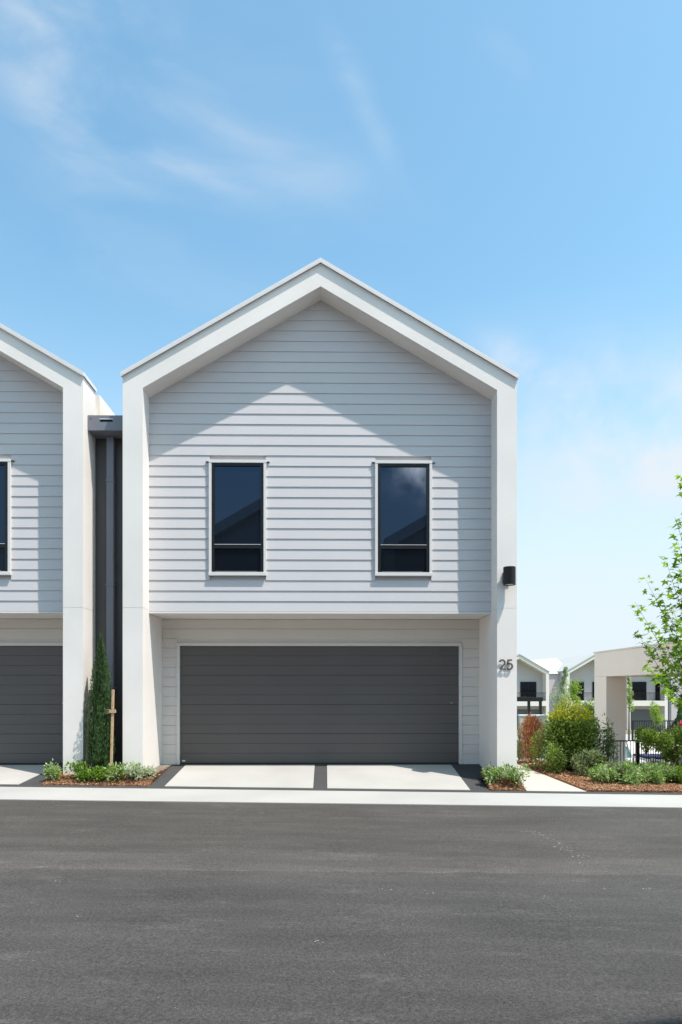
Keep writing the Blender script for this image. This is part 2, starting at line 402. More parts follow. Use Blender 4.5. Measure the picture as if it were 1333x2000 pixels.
# garden soil right of the path
sheet('garden_soil', M['soil'], 4.70, 16, Y_BAND, 18.6, .25, .25, lambda x, y: land_z(x, y)+.02*noise.noise(Vector((x*2, y*2, 0))), .02, .06)
sheet('pool_paving', M['paving'], 4.70, 30, 18.6, 40, 2, .5, land_z, .01)
sheet('lawn', M['lawn'], -20, 60, 40, 72, 2, 2, land_z, .02)

# driveways
def driveway(off):
    root = tag(bpy.data.objects.new('driveway', None), None); col.objects.link(root); root['kind'] = 'structure'
    base = sheet('dark_surround', M['dark_band'], off-3.15, off+2.95, Y_BAND, 13.42, .5, .3, drive_z, .004, .05, kind=None, parent=root)
    sheet('dark_surround', M['dark_band'], off+2.951, off+3.20, 12.25, 13.42, .25, .3, drive_z, .004, .05, kind=None, parent=root)
    for (xa, xb) in ((-2.87, -.22), (.035, 2.60)):
        nb = sheet('concrete_slab', M['concrete'], off+xa, off+xb, Y_BAND+.012, 13.30, .5, .3, drive_z, .014, .03, kind=None, parent=root)
    return root
driveway(0.0); driveway(-8.06)

# dusty footprints and grit tracked over the asphalt
random.seed(5)
mb = MB()
def fleck(x, y, r):
    n = random.randint(5, 7); z = road_z(x)+.003; a0 = random.random()*6
    vs = [(x, y, z+.002)]+[(x+r*random.uniform(.5, 1.1)*math.cos(a0+2*math.pi*k/n), y+r*.8*random.uniform(.5, 1.1)*math.sin(a0+2*math.pi*k/n), z-.001) for k in range(n)]
    mb.add(vs, [(0, 1+k, 1+(k+1) % n) for k in range(n)])
trail = [(1028, 1624), (1048, 1627), (1068, 1632), (1078, 1638), (1092, 1646), (1104, 1655), (1112, 1663), (1122, 1672), (1134, 1688)]
for px, py in trail:
    Y = (EYE+.23)*F_PX/(py-HOR); p = at(px, py, Y)
    for k in range(9): fleck(p.x+random.gauss(0, .045), p.y+random.gauss(0, .05), random.uniform(.006, .013))
for px, py in [(815, 1590), (1066, 1756), (842, 1748), (155, 1801), (115, 1731), (1183, 1737), (1147, 1671), (625, 1846), (510, 1593), (466, 1587), (1260, 1735), (750, 1742)]:
    Y = (EYE+.22)*F_PX/(py-HOR); p = at(px, py, Y)
    for k in range(4): fleck(p.x+random.gauss(0, .02), p.y+random.gauss(0, .02), random.uniform(.005, .010))
for k in range(260):
    y = random.uniform(3.3, 9.8); x = random.uniform(-.6, .6)*y
    fleck(x, y, random.uniform(.002, .005))
o = mb.build('road_grit', M['grit'], None, origin=(0, 0, 0)); tag(o, 'pale grit and dusty footprints scattered over the dark asphalt', 'grit', kind='stuff')

# ------------------------------------------------------------------ the townhouse
XC, HO, HI = -.09, 3.665, 3.295            # centre, outer and inner half widths of the white portal
SL = .5797; ZAI, ZAO = 9.085, 9.513        # slope, inner and outer apex
def zi(x): return ZAI-SL*abs(x-XC)
def zo(x): return ZAO-SL*abs(x-XC)
YF, YB, YW, YG = 12.0, 12.64, 12.44, 13.42  # portal front, back; upper wall; garage wall
def clip_poly(poly, f):
    """clip x,z polygon to f(x,z) >= 0 (f linear)"""
    out = []
    for i, p in enumerate(poly):
        q = poly[(i+1) % len(poly)]; a, b = f(*p), f(*q)
        if a >= 0: out.append(p)
        if (a >= 0) != (b >= 0):
            t = a/(a-b); out.append((p[0]+(q[0]-p[0])*t, p[1]+(q[1]-p[1])*t))
    return out

def house(name, label, group, detail=True):
    root = empty(name, (XC, YF, 0), label, 'house', group)
    L, Rr = XC-HO, XC+HO
    # rendered portal frame: two piers and two raked beams, with a control joint at first floor level
    def half(s):
        def X(d): return XC+s*d
        pier_low = [(X(HO), -.3), (X(HI), -.3), (X(HI), 3.098), (X(HO), 3.098)]
        pier_up = [(X(HO), 3.104), (X(HI), 3.104), (X(HI), zi(X(HI))), (X(HO), zo(X(HO)))]
        beam = [(X(HI), zi(X(HI))), (XC, ZAI), (XC, ZAO), (X(HO), zo(X(HO)))]
        for nm, poly in (('pier', pier_low), ('pier', pier_up), ('raked_beam', beam)):
            if s > 0: poly = poly[::-1]
            m = MB().prism(poly if s < 0 else poly, YF, YB)
            put(m, nm, M['render'], root)
        j = MB().box(min(X(HO-.004), X(HI+.004)), max(X(HO-.004), X(HI+.004)), YF+.006, YB, 3.09, 3.112)
        put(j, 'control_joint', M['trim'], root)
    half(-1); half(1)
    # folded metal cap along the gable
    t, ov = .060, .046
    for s in (-1, 1):
        xe = XC+s*(HO+.025); ze = zo(xe)+.006
        poly = [(xe, ze), (XC, ZAO+.006), (XC, ZAO+.006+t*1.15), (xe, ze+t*1.15)]
        if s < 0: poly = poly[::-1]
        put(MB().prism(poly, YF-ov, YB+.02), 'cap_flashing', M['cap'], root)
        # drip turned down at the front edge
        poly = [(xe, ze-.018), (XC, ZAO-.012), (XC, ZAO+.004), (xe, ze-.002)]
        if s < 0: poly = poly[::-1]
        put(MB().prism(poly, YF-ov, YF-ov+.005), 'cap_drip', M['cap'], root)
    # body behind: roof and side walls, a little inside the portal
    bl, br = L+.10, Rr-.10
    poly = [(bl, zo(bl)-.22), (br, zo(br)-.22), (XC, ZAO-.22)]
    roof = [(bl-.06, zo(bl-.06)-.20), (XC, ZAO-.20), (br+.06, zo(br+.06)-.20), (br+.06, zo(br+.06)-.08), (XC, ZAO-.08), (bl-.06, zo(bl-.06)-.08)]
    put(MB().prism(roof[::-1], YB+.27, YB+11), 'roof', M['cap'], root)
    inner = .30
    put(MB().box(bl, XC-HI-.205, YB+.002, YB+11, -.3, zo(bl)-.22), 'side_wall', M['render'], root)
    put(MB().box(XC+HI+.205, br, YB+.002, YB+11, -.3, zo(br)-.22), 'side_wall', M['render'], root)
    # wall core behind the boards
    core = [(XC-HI+.002, 3.075), (XC+HI-.002, 3.075), (XC+HI-.002, zi(XC+HI)-.002), (XC, ZAI-.003), (XC-HI+.002, zi(XC-HI)-.002)]
    put(MB().prism(core, YW+.03, YW+.20), 'wall_backing', M['siding'], root)
    wins = [(XC-1.594, 'window'), (XC+1.594, 'window')]
    wz0, wz1, whw = 3.772, 5.98, .550
    if detail:
        # weatherboards, each lapping the next
        p = .2002
        for r in range(31):
            z0 = 3.085+p*r; z1 = z0+p
            spans = [(XC-HI+.001, XC+HI-.001)]
            if z1 > wz0+.03 and z0 < wz1-.03:
                spans = [(XC-HI+.001, wins[0][0]-whw+.01), (wins[0][0]+whw-.01, wins[1][0]-whw+.01), (wins[1][0]+whw-.01, XC+HI-.001)]
            for a, b in spans:
                poly = [(a, z0), (b, z0), (b, z1), (a, z1)]
                poly = clip_poly(poly, lambda x, z: ZAI-.002-SL*(x-XC)-z); poly = clip_poly(poly, lambda x, z: ZAI-.002+SL*(x-XC)-z)
                if len(poly) < 3: continue
                def yf(z): return YW-.016+.013*(z-z0)/p     # wedge: foot of the board stands proud
                n = len(poly)
                m = MB()
                m.add([(x, yf(z), z) for x, z in poly]+[(x, YW+.028, z) for x, z in poly],
                      [tuple(range(n)), tuple(range(2*n-1, n-1, -1))]+[((i+1) % n, i, i+n, (i+1) % n+n) for i in range(n)])
                put(m, 'weatherboard', M['siding'], root)
    put(MB().box(XC-HI+.001, XC+HI-.001, YW-.022, YW+.028, 3.045, 3.080), 'base_trim', M['trim'], root)
    put(MB().box(XC-HI+.001, XC+HI-.001, YW+.030, YG+.1, 3.048, 3.074), 'soffit', M['soffit'], root)
    # garage recess: cheeks, wall boards, door
    for s in (-1, 1):
        a, b = sorted((XC+s*(HI), XC+s*(HI+.20)))
        put(MB().box(a, b, YB+.003, YG+.3, -.3, 3.04), 'recess_cheek', M['render'], root)
    dx0, dx1, dz0, dz1 = -3.018+.0, 2.785, .05, 2.487
    gl, gr = XC-HI+.002, XC+HI-.002
    if detail:
        for r in range(15):
            z0 = .045+.2*r; z1 = min(z0+.190, 3.044)
            if z0 >= 3.04: break
            sp = [(gl, dx0-.055), (dx1+.055, gr)] if z0 < dz1 else [(gl, gr)]
            if z0 < dz1 < z1: sp = [(gl, dx0-.055), (dx1+.055, gr)]
            for a, b in sp: put(MB().box(a, b, YG-.012, YG+.03, z0, z1), 'wall_board', M['garage_siding'], root, bevel=.003)
    m = MB().box(gl, dx0-.05, YG+.0, YG+.1, 0, 3.046); m.box(dx1+.05, gr, YG, YG+.1, 0, 3.046); m.box(dx0-.05, dx1+.05, YG, YG+.1, dz1+.04, 3.046)
    put(m, 'garage_wall', M['garage_siding'], root)
    m = MB().box(gl, dx0-.08, YG-.03, YG-.008, .0, .055); put(m, 'skirting', M['trim'], root)
    m = MB().box(dx1+.08, gr, YG-.03, YG-.008, .0, .055); put(m, 'skirting', M['trim'], root)
    for nm, bx in (('door_jamb', (dx0-.062, dx0, YG-.035, YG+.12, .02, dz1)), ('door_jamb', (dx1, dx1+.062, YG-.035, YG+.12, .02, dz1)), ('door_head', (dx0-.062, dx1+.062, YG-.035, YG+.12, dz1, dz1+.062))):
        put(MB().box(*bx), nm, M['trim'], root, bevel=.004)
    gd = put(MB().box(dx0, dx1, YG+.055, YG+.085, dz0, dz1), 'garage_door', M['door'], root)
    if detail:
        n = 12; h = (dz1-dz0)/n
        for k in range(n):
            g0 = .006 if k % 3 == 0 else .0028
            put(MB().box(dx0+.001, dx1-.001, YG+.030, YG+.056, dz0+h*k+g0, dz0+h*(k+1)-.001), 'door_slat', M['door'], root, gd, bevel=.003)
    put(MB().box(dx0, dx1, YG+.012, YG+.05, dz0-.035, dz0+.006), 'bottom_seal', M['seal'], root, gd)
    put(MB().box(dx0-.05, dx1+.05, YG-.04, YG+.12, -.02, .03), 'threshold', M['dark_band'], root)
    lk = at(883, 1374, YG); lkx = 2.63
    put(MB().tube([(lkx, YG+.012, 1.30), (lkx, YG+.035, 1.30)], .022, 12), 'lock', M['steel'], root, gd)
    m = MB(); m.prism([(-2.945+.038*math.cos(t), .10+.016*math.sin(t)) for t in [2*math.pi*k/14 for k in range(14)]], YG+.024, YG+.032)
    put(m, 'maker_badge', M['white_plastic'], root, gd)
    # windows
    for wx, nm in wins:
        a, b = wx-whw, wx+whw
        T = .052; y0 = YW-.062
        w = put(MB().box(a+.03, b-.03, YW-.0, YW+.026, wz0+.03, wz1-.03), 'window', M['black'], root)
        for nn, bx in (('architrave', (a, a+T, y0, YW+.0, wz0, wz1)), ('architrave', (b-T, b, y0, YW+.0, wz0, wz1)),
                       ('head_trim', (a-.001, b+.001, y0-.004, YW, wz1-T, wz1+.004)), ('sill', (a-.003, b+.003, y0-.008, YW, wz0-.004, wz0+.062))):
            put(MB().box(*bx), nn, M['trim'], root, w, bevel=.004)
        put(MB().box(a-.062, b+.062, y0+.015, YW, wz1-.032, wz1-.024), 'head_flashing', M['black'], root, w)
        fx0, fx1, fz0, fz1 = a+T, b-T, wz0+.062, wz1-T
        f = .056; zt = fz0+.455
        m = MB().box(fx0, fx0+f, y0+.012, YW, fz0, fz1).box(fx1-f, fx1, y0+.012, YW, fz0, fz1).box(fx0+f, fx1-f, y0+.012, YW, fz1-f, fz1).box(fx0+f, fx1-f, y0+.012, YW, fz0, fz0+.025)
        put(m, 'frame', M['black'], root, w)
        put(MB().box(fx0+f, fx1-f, y0+.010, YW, zt, zt+.075), 'transom', M['black'], root, w)
        put(MB().box(fx0+f, fx1-f, y0+.004, y0+.010, zt+.072, zt+.080), 'transom_bead', M['trim'], root, w)
        put(MB().box(fx0+f-.002, fx1-f+.002, YW-.022, YW-.014, zt+.07, fz1-f+.002), 'pane', M['glass'], root, w)
        m = MB().box(fx0+f-.002, fx1-f+.002, YW-.020, YW-.012, fz0+.02, zt+.004)
        put(m, 'pane', M['low_glass'], root, w)
        put(MB().box(fx0+f+.02, fx1-f-.07, y0+.006, y0+.011, fz0+.012, fz0+.019), 'sill_bead', M['steel'], root, w)
    return root

main = house('townhouse', 'white gabled townhouse with grey weatherboards and wide charcoal garage door, seen whole', 'gabled townhouses of the near row')
left = copy_tree(main); left.location.x += -8.06
left['label'] = 'white gabled townhouse cut by the left edge of the photo, left of the dark gap'
# pale parapet of the left house's rear wing, seen over the rain head
ORG[left] = Vector(left.location)
px_ = XC-8.06+HO
put(MB().box(px_-.42, px_-.004, 12.90, 21.0, 6.3, 7.44), 'rear_parapet', M['cream'], left)

# ------------------------------------------------------------------ dark link wall between the houses, rain head and downpipe
GX0, GX1 = XC-8.06+HO, XC-HO
lk = empty('link_wall', ((GX0+GX1)/2, 12.62, 0), 'narrow charcoal wall filling the gap between the two white houses', 'wall')
put(MB().box(GX0-.02, GX1+.02, 12.66, 12.80, -.3, 6.70), 'wall_panel', M['charcoal'], lk)
put(MB().box(GX0-.02, GX1+.02, 12.55, 18, 6.70, 6.74), 'roof_cover', M['charcoal'], lk)
put(MB().box(GX0+.235, GX0+.245, 12.652, 12.66, -.2, 6.4), 'cladding_joint', M['charcoal'], lk)
rh = empty('rain_head', ((GX0+GX1)/2, 12.25, 6.4), 'grey metal rain head box with overflow slot at the top of the dark gap', 'rain head')
zt, zb = 6.755, 6.47
m = MB()
xa, xb, sa, sb = GX0+.004, GX1-.004, GX0+.235, GX0+.475
m.box(xa, sa, 12.22, 12.24, zb, zt).box(sb, xb, 12.22, 12.24, zb, zt).box(sa, sb, 12.22, 12.24, zb, zt-.125).box(sa, sb, 12.22, 12.24, zt-.07, zt)
m.box(xa, xb, 12.242, 12.64, zb, zb+.02)
put(m, 'box', M['box_grey'], rh)
put(MB().box(xa+.002, xb-.002, 12.243, 12.64, zb+.022, zt-.004), 'shade_fill', M['black'], rh)  # black block behind the slot, standing in for the shade inside the box
put(MB().box(sa-.008, sb+.008, 12.214, 12.222, zt-.078, zt-.066), 'slot_lip', M['white_plastic'], rh)
for x in (xa+.06, xb-.03): put(MB().tube([(x, 12.213, zt-.06), (x, 12.222, zt-.06)], .010, 10), 'rivet', M['black'], rh)
dp = empty('downpipe', (at(215, 1000, 12.5).x, 12.5, -.1), 'straight grey downpipe in the dark gap below the rain head', 'downpipe')
pxx = at(215, 1000, 12.5).x
put(MB().box(pxx-.07, pxx+.07, 12.50, 12.60, -.2, zb), 'pipe', M['pipe'], dp, bevel=.012)
for z in (1.6, 3.6, 5.6): put(MB().box(pxx-.08, pxx+.08, 12.49, 12.64, z, z+.03), 'bracket', M['pipe'], dp)

# ------------------------------------------------------------------ wall lamp and house number on the right pier
c = at(995.5, 1125, YF-.16)
wlp = empty('wall_lamp', (c.x, YF, c.z), 'black cylinder wall lamp high on the right white pier', 'lamp')
def ring(cx, cy, z0, z1, r, n=28): return [(cx, cy, z0), (cx, cy, z1)], r, n
m = MB(); r, zc = .112, c.z
prof = [(r-.01, zc-.160), (r, zc-.165), (r, zc+.155), (r-.006, zc+.165), (0.001, zc+.167)]
inn = [(r-.012, zc-.163), (r-.012, zc-.145)]
def lathe(m, cx, cy, prof, n=32):
    k = len(m.v)
    for q in prof: m.v += [(cx+q[0]*math.cos(2*math.pi*i/n), cy+q[0]*math.sin(2*math.pi*i/n), q[1]) for i in range(n)]
    for j in range(len(prof)-1):
        for i in range(n): m.f.append((k+j*n+i, k+j*n+(i+1) % n, k+(j+1)*n+(i+1) % n, k+(j+1)*n+i))
    return m
lathe(m, c.x, YF-.16, [(r-.012, zc-.140), (r-.012, zc-.165), (r, zc-.165), (r, zc+.158), (r-.006, zc+.165), (.0005, zc+.166)])
put(m, 'shade', M['black'], wlp, smooth=False)
m = MB(); lathe(m, c.x, YF-.16, [(.0005, zc-.150), (r-.013, zc-.150), (r-.013, zc-.142)]); put(m, 'diffuser', M['white_plastic'], wlp)
put(MB().box(c.x-.085, c.x+.055, YF-.028, YF-.001, zc-.115, zc+.085), 'back_plate', M['black'], wlp)
put(MB().box(c.x-.035, c.x+.035, YF-.06, YF-.028, zc-.06, zc+.06), 'arm', M['black'], wlp)

def ribbon(m, path, w, y0, y1):
    P = [Vector((p[0], 0, p[1])) for p in path]; a, b = [], []
    for i, p in enumerate(P):
        d = (P[min(i+1, len(P)-1)]-P[max(i-1, 0)]).normalized(); nn = Vector((-d.z, 0, d.x))*w/2
        a.append(p+nn); b.append(p-nn)
    n = len(P); vs = [(v.x, y, v.z) for y in (y0, y1) for v in a+b]
    fs = []
    for i in range(n-1):
        fs += [(i, i+1, n+i+1, n+i), (2*n+i, 3*n+i, 3*n+i+1, 2*n+i+1), (i, 2*n+i, 2*n+i+1, i+1), (n+i, n+i+1, 3*n+i+1, 3*n+i)]
    fs += [(0, n, 3*n, 2*n), (n-1, 3*n-1, 4*n-1, 2*n-1)]
    m.add(vs, fs)
a0 = at(976, 1308, YF-.05); H = .176; K_ = 1.07
def arc(cx, cz, r, d0, d1, n=12): return [(cx+r*math.cos(R(d0+(d1-d0)*k/n)), cz+r*math.sin(R(d0+(d1-d0)*k/n))) for k in range(n+1)]
num = empty('house_number', (a0.x+.12, YF, a0.z), 'dark metal house number 25 standing off the right white pier', 'house number')
two = arc(.052, .122, .046, 165, -35)+[(.012, .010), (.108, .010)]
five = [(.098, .168), (.028, .168), (.016, .098)]+arc(.052, .058, .050, 128, -150, 16)
for dgt, ox, lab in ((two, .0, 'figure 2'), (five, .135, 'figure 5')):
    m = MB(); ribbon(m, [(a0.x+ox+x*K_, a0.z+z*K_) for x, z in dgt], .031, YF-.038, YF-.024)
    o = put(m, 'numeral', M['charcoal'], num); o['label'] = lab
    m = MB().tube([(a0.x+ox+.06, YF-.026, a0.z+.01 if ox == 0 else a0.z+.165), (a0.x+ox+.06, YF, a0.z+.01 if ox == 0 else a0.z+.165)], .005, 6)
    put(m, 'pin', M['steel'], num, o)

# ------------------------------------------------------------------ planting
def rnd_dir():
    while True:
        v = Vector((random.uniform(-1, 1), random.uniform(-1, 1), random.uniform(-1, 1)))
        if .05 < v.length < 1: return v.normalized()

def mulch(xlo, xhi, ylo, yhi, n, zf, label, name='bark_mulch', m_=None, size=(.012, .034), inside=None):
    mb = MB()
    for _ in range(n):
        x, y = random.uniform(xlo, xhi), random.uniform(ylo, yhi)
        if inside and not inside(x, y): continue
        z = zf(x, y)+random.uniform(.004, .022)
        a = random.random()*math.pi; L_ = random.uniform(*size); w = L_*random.uniform(.3, .6); t = .004
        d = Vector((math.cos(a), math.sin(a), random.uniform(-.45, .45))).normalized(); e = d.cross(Vector((random.uniform(-.3, .3), random.uniform(-.3, .3), 1))).normalized(); f = d.cross(e)
        c_ = Vector((x, y, z)); vs = []
        for k in (-t, t):
            vs += [c_+d*L_+f*k, c_+e*w+f*k, c_-d*L_*random.uniform(.7, 1)+f*k, c_-e*w+f*k]
        mb.add(vs, [(0, 1, 2, 3), (7, 6, 5, 4), (0, 4, 5, 1), (1, 5, 6, 2), (2, 6, 7, 3), (3, 7, 4, 0)])
    o = mb.build(name, m_ or M['chip'], None, origin=(0, 0, 0)); return tag(o, label, 'mulch' if m_ is None else 'gravel', kind='stuff')

# beds either side of the driveway
def bed(x0, x1, y1): return sheet('garden_soil', M['soil'], x0, x1, Y_BAND, y1, .12, .08, bed_z, .02, .08)
bed(-5.10, -3.155, 12.66); sheet('garden_soil', M['soil'], -3.385, -3.155, 12.66, 13.40, .12, .1, lambda x, y: -.02+.02*(y-12.66), .02, .08); bed(2.955, 3.61, 12.30)
random.seed(21)
mulch(-5.08, -3.16, 11.55, 12.6, 4600, lambda x, y: bed_z(x, y)+.02, 'rust brown bark chips covering the bed between the two driveways')
mulch(2.96, 3.61, 11.55, 12.25, 1900, lambda x, y: bed_z(x, y)+.02, 'bark chips at the foot of the right white pier')
mulch(4.72, 8.4, 11.56, 13.3, 15000, lambda x, y: land_z(x, y)+.022, 'wide band of rust brown bark chips in front of the shrubs at right')
mulch(4.72, 7.2, 13.3, 17.5, 4000, lambda x, y: land_z(x, y)+.022, 'bark chips beside the far end of the path', size=(.02, .05))
mulch(-3.38, -3.16, 12.0, 13.35, 900, lambda x, y: (bed_z(x, y) if y < 12.66 else -.02+.02*(y-12.66))+.028, 'small tan pebbles beside the left pier foot', 'pebbles', M['pebble'], (.008, .02))

def shrub(name, label, cat, group, base, rx, ry, h, n, L, Wd, material, lobes=9, seed=0, up=.35, z_low=.05, extra=None, stems=5, flat=1.0):
    """rounded shrub: leaves gathered on lobes inside an egg-shaped volume, on a few stems"""
    random.seed(seed)
    b = Vector(base); root = empty(name, b, label, cat, group)
    lob = []
    for k in range(lobes):
        a = 2*math.pi*k/lobes+random.uniform(-.4, .4); rr = random.uniform(.25, .75); zz = random.uniform(.22, .78)
        lob.append((Vector((rx*rr*math.cos(a), ry*rr*math.sin(a), h*zz)), random.uniform(.28, .45)))
    lob.append((Vector((0, 0, h*.70)), .42))
    parts = {material: MB()}
    if extra: parts[extra[0]] = MB()
    for _ in range(n):
        c_, r_ = random.choice(lob); d = rnd_dir(); q = random.random()**.45
        p = c_+Vector((d.x*rx*r_*q, d.y*ry*r_*q, d.z*h*r_*.95*q))
        if p.z < h*z_low: p.z = h*z_low+random.random()*.05*h
        if random.random() < .06: p += d*L*1.3
        dd = (d*.8+rnd_dir()*.8+Vector((0, 0, up))).normalized(); nn = (Vector((0, 0, 1))*flat+rnd_dir()*.9+d*.5)
        s_ = random.uniform(.6, 1.25)
        mk = material
        if extra and p.z > h*extra[1] and random.random() < extra[2]: mk = extra[0]
        parts[mk].leaf(b+p, dd, nn, L*s_, Wd*s_)
    for k in parts: put(parts[k], 'foliage', k, root)
    for k in range(stems):
        c_ = random.choice(lob)[0]
        put(MB().tube([b+Vector((random.gauss(0, rx*.08), random.gauss(0, ry*.08), -.03)), b+c_*.5+Vector((0, 0, h*.05)), b+c_*.95], [.012+.01*h, .008+.006*h, .004], 5), 'stem', M['green_stem'] if h < .6 else M['bark'], root)
    return root

# left bed: low plants at the kerb and beside the piers
JG = 'low leafy plants in the bed between the driveways'
def low(px, py, Y, wpx, hpx, m_, lab, seed, grp, n=520, L=.055, W_=.032):
    hpx *= .80; b = at(px, py, Y); s = F_PX/Y; b.z = bed_z(b.x, b.y)+.015 if b.x < 3.7 else land_z(b.x, b.y)+.02
    return shrub('low_plant', lab, 'plant', grp, b, wpx/2/s, min(.26, wpx/2.4/s), hpx/s, n, L, W_, m_, lobes=7, seed=seed, up=.5, z_low=.08, stems=4)
low(104, 1526, 11.80, 50, 38, M['jasmine'], 'small pale-tipped plant alone left of the left house pier foot', 31, JG, 420)
low(160, 1526, 11.78, 62, 42, M['jasmine_green'], 'bright green low plant in front of the left pier, left of the cypress', 32, JG, 620)
low(196, 1527, 11.74, 50, 34, M['jasmine_green'], 'bright green low plant directly in front of the cypress foot', 37, JG, 520)
low(226, 1526, 11.78, 48, 38, M['jasmine'], 'yellow green low plant under the pale wooden stake', 33, JG, 520)
low(262, 1520, 11.84, 52, 36, M['jasmine_pale'], 'cream and green low plant against the left pier of the main house', 34, JG, 560)
low(290, 1514, 11.92, 36, 26, M['jasmine_pale'], 'smallest cream leaved plant beside the driveway edge', 38, JG, 320, .045, .026)
JR = 'low leafy plants at the foot of the right pier'
low(962, 1526, 11.82, 46, 36, M['jasmine'], 'low pale green plant at the foot of the right pier, nearer the driveway', 35, JR, 560)
low(1004, 1530, 11.76, 56, 44, M['jasmine'], 'low pale green plant at the foot of the right pier, nearer the path', 36, JR, 700)

# slender cypress and its stakes
def upright(name, label, cat, base, h, prof, n, L, Wd, material, seed, spread=.25, fingers=16, group=None, tmin=.35):
    """upright plant: vertical fingers of fine sprays; prof(t) = radius at height share t"""
    random.seed(seed); b = Vector(base); root = empty(name, b, label, cat, group)
    fin = []
    for k in range(fingers):
        a = random.random()*6.28; rr = random.uniform(.2, .9)
        t1 = random.uniform(tmin, .98) if k else 1.0
        fin.append((a, rr if k else 0, t1, random.uniform(0, .12)))
    mb = MB()
    for _ in range(n):
        a, rr, t1, t0 = random.choice(fin); t = t0+(t1-t0)*random.random()**.85
        rad = prof(t); taper = max(.08, 1-((t-t0)/(t1-t0))**(7 if tmin > .6 else 3))
        cx, cy = math.cos(a)*rr*rad*min(1, taper+.35), math.sin(a)*rr*rad*min(1, taper+.35)
        d = rnd_dir(); q = rad*.45*taper*random.random()**.4
        p = b+Vector((cx+d.x*q, cy+d.y*q, t*h+d.z*.03))
        out = Vector((p.x-b.x, p.y-b.y, 0)); out = out.normalized() if out.length > 1e-3 else Vector((1, 0, 0))
        dd = (Vector((0, 0, 1))+out*spread+rnd_dir()*.35).normalized()
        s_ = random.uniform(.6, 1.3)
        mb.leaf(p, dd, out+rnd_dir()*.6, L*s_, Wd*s_)
    put(mb, 'foliage', material, root)
    put(MB().tube([b-Vector((0, 0, .05)), b+Vector((0, 0, h*.5)), b+Vector((0, 0, h*.9))], [.022, .016, .005], 6), 'trunk', M['bark'], root)
    return root
cb = at(197, 1512, 11.98); cb.z = 0.0
def cprof(t): return .235*(1-abs(t-.36)**1.8*1.0) if t < .72 else .235*(1-.36**1.8)*(1-(t-.72)/.285)**.75+.012
cy = upright('cypress', 'slender dark green young cypress standing in the dark gap between the houses', 'tree', cb, 2.62, cprof, 17000, .060, .014, M['cypress'], 3, .26, 30)
def stake(a, b, m_, lab):
    a, b = Vector(a), Vector(b)
    root = empty('stake', a, lab, 'stake', 'wooden stakes holding the cypress')
    put(MB().bar(a-Vector((0, 0, .1)), b, .042, .038), 'post', m_, root, bevel=.003); return root
y_s = 11.86
stake((at(217, 1500, y_s).x, y_s, -.02), at(221.5, 1347, y_s), M['stake'], 'pale new wooden stake right of the cypress')
stake((at(168, 1492, 11.95).x, 11.95, -.02), at(177, 1347, 11.95), M['old_stake'], 'dark weathered wooden stake left of the cypress, leaning on the pier')
t0 = at(207, 1389, y_s)
tie = empty('tree_tie', t0, 'tan hessian band tying the cypress to the pale stake', 'tie')
m = MB()
for dz in (.0, .045, -.03):
    a, b_ = at(205, 1391, 11.90), at(226, 1388, y_s-.035)
    m.bar(a+Vector((0, 0, dz)), b_+Vector((0, 0, dz*.4)), .018, .006)
put(m, 'band', M['tie'], tie)
put(MB().box(at(215, 0, y_s).x, at(226, 0, y_s).x, y_s-.036, y_s+.036, t0.z-.03, t0.z+.02), 'knot', M['tie'], tie)

# right garden
def gz(p): return Vector((p[0], p[1], land_z(p[0], p[1])+.02))
RB = 'shrubs in the bed at right'
b = at(1037, 1490, 15.8)
def rprof(t): return .235+.10*t
upright('rusty_shrub', 'rust red upright shrub between the right pier and the big green shrub', 'shrub', gz(b), 1.22, rprof, 6500, .070, .016, M['rust'], 8, .5, 30, RB, .8)
b = at(1014, 1480, 16.6)
upright('small_shrub', 'small yellow brown shrub peeping out right beside the pier', 'shrub', gz(b), .95, lambda t: .17, 1500, .06, .018, M['shrub_grey'], 9, .5, 10, RB)
b = at(1112, 1500, 14.5)
shrub('big_shrub', 'largest green shrub with yellow new leaves on top, right of the rusty shrub', 'shrub', RB, gz(b), .80, .60, 1.52, 15000, .072, .034, M['shrub'], lobes=17, seed=12, extra=(M['shrub_yellow'], .76, .85), stems=7)
b = at(1084, 1500, 14.0)
shrub('side_shrub', 'small dark green shrub at the left foot of the largest shrub', 'shrub', RB, gz(b), .25, .28, .62, 2000, .055, .030, M['shrub'], seed=13)
b = at(1150, 1508, 13.6)
shrub('side_shrub', 'pale grey green shrub at the right foot of the largest shrub, by the mulch', 'shrub', RB, gz(b), .36, .30, .52, 2800, .055, .024, M['shrub_grey'], seed=14)
b = at(1188, 1500, 14.3)
root = shrub('loose_shrub', 'tall loose shrub with drooping leaves in front of the fence left end', 'shrub', RB, gz(b), .22, .2, 1.12, 700, .10, .035, M['shrub_grey'], lobes=6, seed=15, up=-.2)
b = at(1168, 1500, 13.5)
shrub('low_lime_shrub', 'small lime green plant between the big shrub and the hedge strip', 'plant', RB, gz(b), .14, .14, .42, 420, .06, .03, M['lime_leaf'], lobes=5, seed=16)
